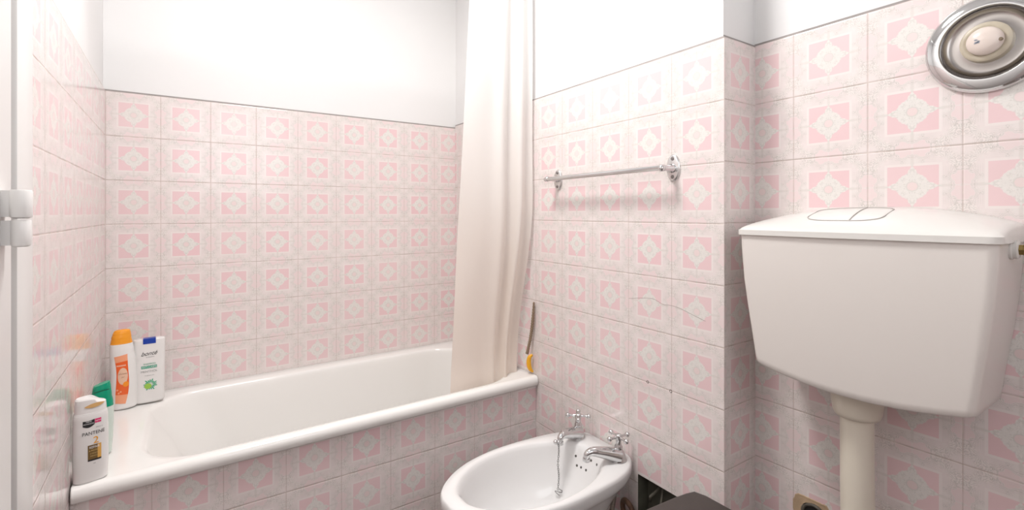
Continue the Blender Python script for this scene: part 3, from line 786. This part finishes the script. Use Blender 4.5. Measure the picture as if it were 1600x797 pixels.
for z, k, dx in ((FZ, 0.50, 0.03), (0.08, 0.52, 0.03), (0.16, 0.50, 0.03), (0.27, 0.36, 0.02), (0.36, 0.15, 0.005), (0.42, 0.03, 0), (0.455, 0.0, 0), (LZ-0.052, 0.01, 0), (LZ-0.050, 0.03, 0)):
    rings.append([(x+dx, y, zz) for x, y, zz in insetring(o2, k, z)])
bm = bmesh.new(); loft(bm, rings, True, True, True); fix_normals(bm); obj('pan', bm, CERAMIC, toi, True, angle=60)

# broken mortar and the old socket in the recessed wall
dr = thing('drain_socket', 'black round pipe socket in broken mortar low on the recessed wall', 'pipe socket', (XF, -1.535, 0.462))
bm = bmesh.new(); n = 46; c = Vector((XF, -1.533, 0.459)); rings = []
pr = []
for i in range(n):
    a = 2*PI*i/n; r = 0.050 + 0.006*noise.noise(Vector((math.cos(a)*2, math.sin(a)*2, 0.3))) + 0.004*noise.noise(Vector((math.cos(a)*7, math.sin(a)*7, 2.3)))
    yy = r*math.cos(a)*0.86*(1.0 if math.cos(a) < 0 else 1.02); zz = r*math.sin(a)
    zz = min(zz, 0.034+0.002*noise.noise(Vector((i*0.7, 0, 0)))) if math.cos(a) < 2 else zz
    yy = min(yy, 0.0435)
    pr.append((yy, zz))
def mring(off, s): return [(XF-off, c.y+y*s, c.z+z*s) for y, z in pr]
loft(bm, [mring(-0.004, 1.0), mring(0.0006, 1.0), mring(0.0014, 0.96), mring(0.0010, 0.85), mring(0.0012, 0.6)], True, False, False)
loft(bm, [mring(0.0012, 0.6), [(XF-0.002, -1.534+0.026*math.cos(2*PI*i/n), 0.458+0.026*math.sin(2*PI*i/n)) for i in range(n)]], True)
fix_normals(bm); obj('mortar', bm, MORTAR, dr)
bm = bmesh.new(); lathe(bm, [(0.018, -0.03), (0.027, -0.03), (0.0280, 0.004), (0.025, 0.006), (0.0225, 0.0055), (0.0215, 0.003), (0.0210, -0.028), (0.001, -0.028)], (XF, -1.537, 0.4565), (-1, 0, 0), 36, False, False)
obj('socket_ring', bm, noisy(mat('grey_black_rubber', (0.09, 0.08, 0.065), 0.5), 60, 0.7), dr, True, angle=40)
bm = bmesh.new(); lathe(bm, [(0.0216, 0.0), (0.0216, 0.0035), (0.001, 0.0036)], (XF, -1.537, 0.4565), (-1, 0, 0), 30)
obj('opening', bm, BLACK, dr)

# ------------------------------------------------------------------ round chrome fitting high on the recessed wall
rf = thing('round_wall_fitting', 'round chrome wall fitting with a white domed centre above the cistern', 'wall fitting', (XF, -1.826, 1.470))
RC = (XF, -1.8255, 1.4675); AX = (-1, 0, 0)
bm = bmesh.new(); lathe(bm, [(0.0875, 0.0), (0.0885, 0.003), (0.0875, 0.0075), (0.0835, 0.0125), (0.0825, 0.0132), (0.0675, 0.0180), (0.0655, 0.0178), (0.0640, 0.0150), (0.0628, 0.0100)], RC, AX, 72, True, False)
obj('bezel', bm, CHROME, rf, True, angle=50)
bm = bmesh.new(); lathe(bm, [(0.0640, 0.0105), (0.0620, 0.0085), (0.0600, 0.0125), (0.0560, 0.0060), (0.0480, 0.0045), (0.0380, 0.0060), (0.0300, 0.0080)], RC, AX, 72, False, True)
obj('reflector', bm, noisy(mat('dull_aluminium', (0.40, 0.375, 0.36), 0.22, 1.0), 14, 0.18, rough_var=0.12), rf, True, angle=50)
bm = bmesh.new(); lathe(bm, [(0.0350, 0.004), (0.0352, 0.016), (0.0345, 0.0225), (0.0320, 0.0245), (0.0270, 0.0250), (0.0240, 0.023)], RC, AX, 56)
obj('collar', bm, noisy(mat('yellowed_plastic', (0.52, 0.46, 0.36), 0.35), 70, 0.15), rf, True, angle=40)
bm = bmesh.new(); lathe(bm, [(0.0245, 0.018), (0.0247, 0.0285), (0.0235, 0.0320), (0.0205, 0.0355), (0.0145, 0.0385), (0.0075, 0.0400), (0.0005, 0.0404)], RC, AX, 48)
dome = obj('dome', bm, AQU('ivory_dome_plastic', (0.76, 0.66, 0.60), 0.25), rf, True, angle=40)
bm = bmesh.new()     # small worn blue-grey print and a dark snap notch on the dome
for i in range(9):
    ry, rz = random.uniform(-0.0035, 0.0035), random.uniform(-0.0035, 0.0035)
    y0, z0 = RC[1]+0.0085+ry, RC[2]-0.001+rz; rr = math.hypot(y0-RC[1], z0-RC[2])
    box(bm, XF-0.0405, XF-0.0380+0.0001, y0-0.0016, y0+0.0016, z0-0.0006, z0+0.0006)
obj('worn_print', bm, AQU('blue_grey_ink', (0.30, 0.34, 0.42), 0.5), dome)
bm = bmesh.new(); lathe(bm, [(0.003, 0.0), (0.003, 0.004), (0.001, 0.0045)], (XF-0.0318, RC[1]-0.0215, RC[2]-0.004), AX, 12)
obj('notch', bm, AQU('brown_notch', (0.20, 0.15, 0.10), 0.6), dome)

# ------------------------------------------------------------------ bottles
class Bottle:
    """local frame: x right, z up, front faces -y; every part is laid onto the curved body"""
    def __init__(s, name, label, loc, rz, keys, n=2.4, tilt=0.0, taper=None, size=1.0):
        s.root = thing(name, label, 'bottle', loc)
        s.M = Matrix.Translation(loc) @ Euler((tilt, taper or 0.0, rz)).to_matrix().to_4x4() @ Matrix.Scale(size, 4)
        s.keys = keys; s.n = n
    def ab(s, z):
        k = s.keys
        if z <= k[0][0]: return k[0][1:]
        for p, q in zip(k[:-1], k[1:]):
            if z <= q[0]:
                t = (z-p[0])/max(1e-9, q[0]-p[0]); t = t*t*(3-2*t) if (q[0]-p[0]) > 0.012 else t
                return tuple(p[i]+(q[i]-p[i])*t for i in range(1, 4))
        return k[-1][1:]
    def surf(s, x, z, lift=0.0):
        a, b, c = s.ab(z); u = min(0.999, abs((x-c)/a))
        return s.M @ Vector((x, -b*(1-u**s.n)**(1/s.n)-lift, z))
    def ring(s, z, grow=0.0, m=48):
        a, b, c = s.ab(z); a += grow; b += grow; out = []
        for i in range(m):
            t = 2*PI*i/m; ct, st = math.cos(t), math.sin(t)
            x = c + a*math.copysign(abs(ct)**(2/s.n), ct); y = b*math.copysign(abs(st)**(2/s.n), st)
            out.append(s.M @ Vector((x, y, z)))
        return out
    def body(s, name, z0, z1, m, grow=0.0, nz=40, par=None, topfn=None):
        bm = bmesh.new(); zs = [z0+(z1-z0)*i/nz for i in range(nz+1)]
        zs = sorted(set(zs+[k[0] for k in s.keys if z0 < k[0] < z1]))
        rings = [s.ring(z, grow) for z in zs]
        if topfn: rings = [[p + Vector((0, 0, topfn(p, z, z0, z1))) for p in r] for r, z in zip(rings, zs)]
        loft(bm, rings, True, True, True); fix_normals(bm)
        return obj(name, bm, m, par or s.root, True, angle=50)
    def patch(s, name, fn, m, lift=0.0004, par=None, nx=24, nz=24):
        """fn(u,v) -> (x,z) with u,v in 0..1"""
        bm = bmesh.new(); V = [[bm.verts.new(s.surf(*fn(i/nx, j/nz), lift)) for i in range(nx+1)] for j in range(nz+1)]
        for j in range(nz):
            for i in range(nx): bm.faces.new((V[j][i], V[j][i+1], V[j+1][i+1], V[j+1][i]))
        bmesh.ops.remove_doubles(bm, verts=bm.verts, dist=1e-6)
        return obj(name, bm, m, par or s.root, True)
    def text(s, txt, size, x, z, m, lift=0.0007, par=None, name='lettering', shear=0.0, sx=1.0, rot=0.0):
        cu = bpy.data.curves.new('lettering', 'FONT'); cu.body = txt; cu.size = size; cu.align_x = 'CENTER'; cu.align_y = 'CENTER'; cu.shear = shear
        tmp = bpy.data.objects.new('lettering_source', cu); COL.objects.link(tmp); bpy.context.view_layer.update()
        me = bpy.data.meshes.new_from_object(tmp.evaluated_get(bpy.context.evaluated_depsgraph_get()))
        bpy.data.objects.remove(tmp); 
        bm = bmesh.new(); bm.from_mesh(me); bpy.data.meshes.remove(me)
        bmesh.ops.triangulate(bm, faces=bm.faces)
        for v in bm.verts:
            px, pz = v.co.x*sx, v.co.y
            px, pz = px*math.cos(rot)-pz*math.sin(rot), px*math.sin(rot)+pz*math.cos(rot)
            v.co = s.surf(x+px, z+pz, lift)
        return obj(name, bm, m, par or s.root)
def rect(x0, x1, z0, z1): return lambda u, v: (x0+(x1-x0)*u, z0+(z1-z0)*v)

WB = AQU('white_bottle_plastic', (0.80, 0.78, 0.765), 0.22); INK = AQU('black_ink', (0.02, 0.02, 0.022), 0.4)
GOLD = AQU('gold_plastic', (0.66, 0.40, 0.16), 0.3); PINKI = AQU('magenta_ink', (0.75, 0.02, 0.16), 0.35)
WHITEI = AQU('white_ink', (0.85, 0.85, 0.85), 0.4); ORI = AQU('amber_ink', (0.85, 0.38, 0.02), 0.35)

# front white bottle with gold lid tab
HB = 0.2005
B1 = Bottle('shampoo_bottle', 'white shampoo bottle with gold cap tab on the near rim corner', (0.048, -0.634, 0.5485), 0.25,
            [(0, .029, .0165, 0), (.004, .0325, .0195, 0), (.05, .0335, .0205, 0), (.11, .0335, .0205, 0), (.155, .0325, .020, 0), (.163, .0315, .0195, 0), (.166, .0300, .0185, 0), (.180, .0295, .018, 0), (.190, .0285, .0175, 0), (.1925, .026, .0155, 0)], n=2.5, size=0.95)
lb = B1.body('body', 0, 0.164, WB)
cap = B1.body('cap', 0.1645, 0.1925, WB, topfn=lambda p, z, a, b: 0.010*max(0, (z-a)/(b-a))*(0.75 if (B1.M.inverted() @ p).x < 0.004 else -0.45*min(1, ((B1.M.inverted() @ p).x-0.004)/0.02)+0.75*(1-min(1, ((B1.M.inverted() @ p).x-0.004)/0.006))))
# gold recess tab on the cap: leaf shaped
def leaf_fn(u, v):
    x = -0.014+0.0395*u; w_ = 0.0062*math.sin(PI*min(1, max(0, u)))**0.7
    return (x*0.98, 0.1815+0.0035*u+(v-0.5)*2*w_*0.8)
B1.patch('gold_tab', leaf_fn, GOLD, 0.0012, cap)
def shield(u, v):
    x = -0.0165+0.0215*u; d_ = 0.0030*math.sin(PI*u)
    return (x, (0.1385-d_*1.6-0.006*(1-u)*0.3) + (0.0125+d_*1.2)*v)
B1.patch('black_badge', shield, INK, 0.0005, lb); B1.text('NEW', 0.0045, -0.0055, 0.1465, WHITEI, par=lb); B1.text('ADVANCED', 0.0040, -0.0058, 0.1415, WHITEI, par=lb, sx=0.9)
B1.patch('pink_flag', rect(0.0055, 0.0175, 0.1410, 0.1505), PINKI, 0.0005, lb); B1.text('NEW', 0.0052, 0.0115, 0.1455, WHITEI, par=lb, shear=0.3)
B1.text('PANTENE', 0.0118, 0.0030, 0.1180, INK, par=lb, sx=0.82)
B1.text('PRO-V', 0.0045, 0.0140, 0.1300, AQU('grey_ink', (0.3, 0.3, 0.3), 0.4), par=lb)
B1.text('2', 0.0230, 0.0075, 0.0995, ORI, par=lb)
def boxl(x0, x1, z0, z1): return rect(x0, x1, z0, z1)
B1.patch('brown_label', rect(-0.0075, 0.0105, 0.0560, 0.0900), AQU('brown_label_ink', (0.17, 0.10, 0.03), 0.3), 0.0005, lb)
B1.patch('gold_label', rect(0.0105, 0.0175, 0.0560, 0.0900), AQU('golden_label_ink', (0.72, 0.40, 0.10), 0.3), 0.0005, lb)
B1.patch('black_label', rect(-0.0075, 0.0175, 0.0520, 0.0560), INK, 0.0005, lb)
B1.text('REPAIR', 0.0078, 0.0048, 0.0840, WHITEI, par=lb, sx=0.80); B1.text('& PROTECT', 0.0048, 0.0048, 0.0765, AQU('gold_ink', (0.72, 0.5, 0.2), 0.4), par=lb, sx=0.8)
B1.text('3 MINUTE', 0.0042, 0.0045, 0.0695, AQU('gold_ink_small', (0.65, 0.46, 0.2), 0.4), par=lb, sx=0.9); B1.text('MIRACLE', 0.0042, 0.0045, 0.0635, AQU('gold_ink_fine', (0.65, 0.46, 0.2), 0.4), par=lb, sx=0.9)
B1.text('ml', 0.0042, 0.0045, 0.0455, INK, par=lb)

# green capped bottle behind it
GREEN = AQU('green_cap_plastic', (0.0, 0.30, 0.17), 0.22)
B2 = Bottle('conditioner_bottle', 'whitish bottle with green flip cap behind the gold-tabbed one', (0.050, -0.487, 0.5450), 0.12,
            [(0, .018, .0135, 0), (.004, .0205, .0155, 0), (.06, .0235, .0165, 0), (.115, .0245, .017, 0), (.130, .0235, .0165, 0), (.150, .0205, .015, 0), (.172, .0185, .0135, 0), (.181, .0165, .012, 0)], n=2.2, size=0.99)
B2.body('body', 0, 0.122, AQU('pale_green_plastic', (0.62, 0.70, 0.64), 0.2))
c2 = B2.body('cap', 0.1225, 0.181, GREEN, topfn=lambda p, z, a, b: 0.005*max(0, (z-0.165)/(b-0.165))*((B2.M.inverted() @ p).x/0.018))
B2.patch('cap_slot', lambda u, v: (-0.016+0.031*u, 0.1610+0.004*u+0.0022*v+0.002*math.sin(PI*u)), AQU('dark_green_slot', (0.0, 0.08, 0.04), 0.4), 0.0003, c2)

# orange capped bottle in the corner
ORC = AQU('orange_cap_plastic', (0.86, 0.33, 0.02), 0.25); ORL = AQU('orange_label_ink', (0.80, 0.12, 0.02), 0.3); SAL = AQU('salmon_label_ink', (0.86, 0.36, 0.20), 0.3)
B3 = Bottle('shower_gel_bottle', 'tall white bottle with orange cap and orange label in the corner', (0.058, -0.120, 0.5365), 0.22,
            [(0, .031, .021, 0.003), (.005, .0345, .0245, 0.003), (.05, .0345, .025, .003), (.10, .0345, .0245, .002), (.15, .0335, .0235, 0.0), (.185, .0315, .0225, -.003), (.205, .0295, .021, -.004), (.2105, .0275, .0195, -.004), (.225, .0255, .0185, -.004), (.240, .0230, .0165, -.003), (.2475, .0200, .0140, -.002), (.2500, .0150, .010, -.002)], n=2.1)
l3 = B3.body('body', 0, 0.2065, WB); B3.body('cap', 0.2070, 0.2500, ORC)
def ol(z0, z1, grow=0.0):
    def fn(u, v):
        z = z0+(z1-z0)*v; t = (z-0.020)/(0.172-0.020); c = -0.0085+0.0045*math.sin(PI*t*1.1)+0.0025*(t-0.3)
        w_ = 0.0165-0.004*(1-t)**2 + 0.0015*math.sin(2*PI*t)
        z += 0.010*u*(1 if False else 0.5)*(v-0.0)*0
        return (c-w_+2*w_*u, z+0.010*(u-0.5)*(t-0.45)*1.0)
    return fn
B3.patch('orange_label', ol(0.020, 0.172), SAL, 0.0004, l3)
B3.patch('red_label', ol(0.048, 0.152), ORL, 0.0006, l3)
B3.patch('oval_emblem', lambda u, v: (-0.0035+0.0125*(2*v-1 if False else (2*u-1))*math.sqrt(max(0, 1-(2*v-1)**2)), 0.1060+0.027*(2*v-1)), AQU('beige_emblem_ink', (0.76, 0.50, 0.36), 0.35), 0.0008, l3)
B3.patch('orange_swirl', lambda u, v: (0.0040+0.0075*(2*u-1)*math.sqrt(max(0, 1-(2*v-1)**2)), 0.0800+0.0085*(2*v-1)), AQU('bright_orange_ink', (0.86, 0.28, 0.02), 0.35), 0.0010, l3)
B3.text('shower', 0.0075, -0.0035, 0.1140, AQU('brown_ink', (0.35, 0.16, 0.10), 0.4), 0.0011, l3, shear=0.3)
B3.patch('title_bar', rect(-0.0190, 0.0040, 0.1380, 0.1420), AQU('pale_orange_ink', (0.84, 0.45, 0.32), 0.35), 0.0008, l3)
B3.text('gel', 0.0060, -0.0035, 0.1040, AQU('brown_ink_small', (0.35, 0.16, 0.10), 0.4), 0.0011, l3, shear=0.3)
for i, (px, pz) in enumerate(((-0.017, 0.064), (-0.009, 0.058), (-0.014, 0.054))):
    B3.patch('droplet', lambda u, v, px=px, pz=pz: (px+0.0025*(2*u-1)*math.sqrt(max(0, 1-(2*v-1)**2)), pz+0.003*(2*v-1)), SAL, 0.0009, l3, 8, 8)

# flat white bottle with blue flip cap
B4 = Bottle('herbal_shampoo_bottle', 'flat white shampoo bottle with blue flip tab and green plant emblem', (0.1255, -0.102, 0.5365), 0.06,
            [(0, .0370, .016, 0), (.005, .0405, .019, 0), (.08, .0415, .0195, 0), (.14, .0425, .019, 0), (.19, .0430, .018, 0), (.2045, .0425, .017, 0), (.2075, .0400, .0150, 0)], n=3.0, tilt=-0.02)
l4 = B4.body('body', 0, 0.2075, WB)
BLU = AQU('blue_cap_plastic', (0.01, 0.05, 0.36), 0.3)
bm = bmesh.new(); v_, f_ = box(bm, -0.017, 0.017, -0.0185, 0.006, 0.1930, 0.2100); bevel_all(bm, 0.0018, 2)
bmesh.ops.transform(bm, matrix=B4.M, verts=bm.verts); obj('flip_cap', bm, BLU, B4.root, True, angle=40)
GT = AQU('teal_green_ink', (0.0, 0.33, 0.19), 0.35); GY = AQU('grey_print_ink', (0.30, 0.30, 0.30), 0.4)
B4.text('bonté', 0.0190, -0.002, 0.1610, INK, par=l4, shear=0.45, sx=0.95, rot=0.04)
B4.text('professional', 0.0050, 0.002, 0.1500, GY, par=l4, sx=0.9)
B4.text('SHAMPOO', 0.0068, 0.0, 0.1270, GT, par=l4)
B4.patch('green_band', rect(-0.0220, 0.0200, 0.1130, 0.1215), GT, 0.0005, l4); B4.text('ANTI-CASPA', 0.0078, -0.001, 0.1172, WHITEI, 0.0009, l4, sx=0.92)
B4.text('MENTHOL', 0.0095, -0.001, 0.1025, GY, par=l4); B4.text('frequent use', 0.0050, 0.0, 0.0900, GY, par=l4)
bmk = bmesh.new(); N_ = 17
for k in range(N_):
    a = 2*PI*k/N_+0.1; r0, r1 = 0.005, 0.0175+0.003*math.sin(k*2.4); wd = 0.0016
    ca, sa = math.cos(a), math.sin(a); cx, cz = 0.002, 0.0590
    pts = [(r0, 0), (r0*1.4+0.3*(r1-r0), wd), (r1*0.92, wd*0.9), (r1, 0), (r1*0.92, -wd*0.9), (r0*1.4+0.3*(r1-r0), -wd)]
    bmk.faces.new([bmk.verts.new(B4.surf(cx+p*ca-q_*sa, cz+(p*sa+q_*ca), 0.0007)) for p, q_ in pts])
obj('plant_emblem', bmk, AQU('mid_green_ink', (0.03, 0.40, 0.20), 0.4), l4)
B4.patch('emblem_centre', lambda u, v: (-0.004+0.0095*(2*u-1)*math.sqrt(max(0, 1-(2*v-1)**2)), 0.0550+0.009*(2*v-1)), AQU('lime_green_ink', (0.33, 0.58, 0.08), 0.4), 0.0010, l4)

# ------------------------------------------------------------------ ceiling lamp body
cl = thing('ceiling_lamp', 'round white flush ceiling lamp in the middle of the room', 'lamp', (0.60, -1.05, CZ))
bm = bmesh.new(); lathe(bm, [(0.215, 0.0), (0.215, 0.028), (0.205, 0.030), (0.203, 0.0)], (0.60, -1.05, CZ), (0, 0, -1), 48, False, False)
obj('rim', bm, DOORP, cl, True, angle=40)
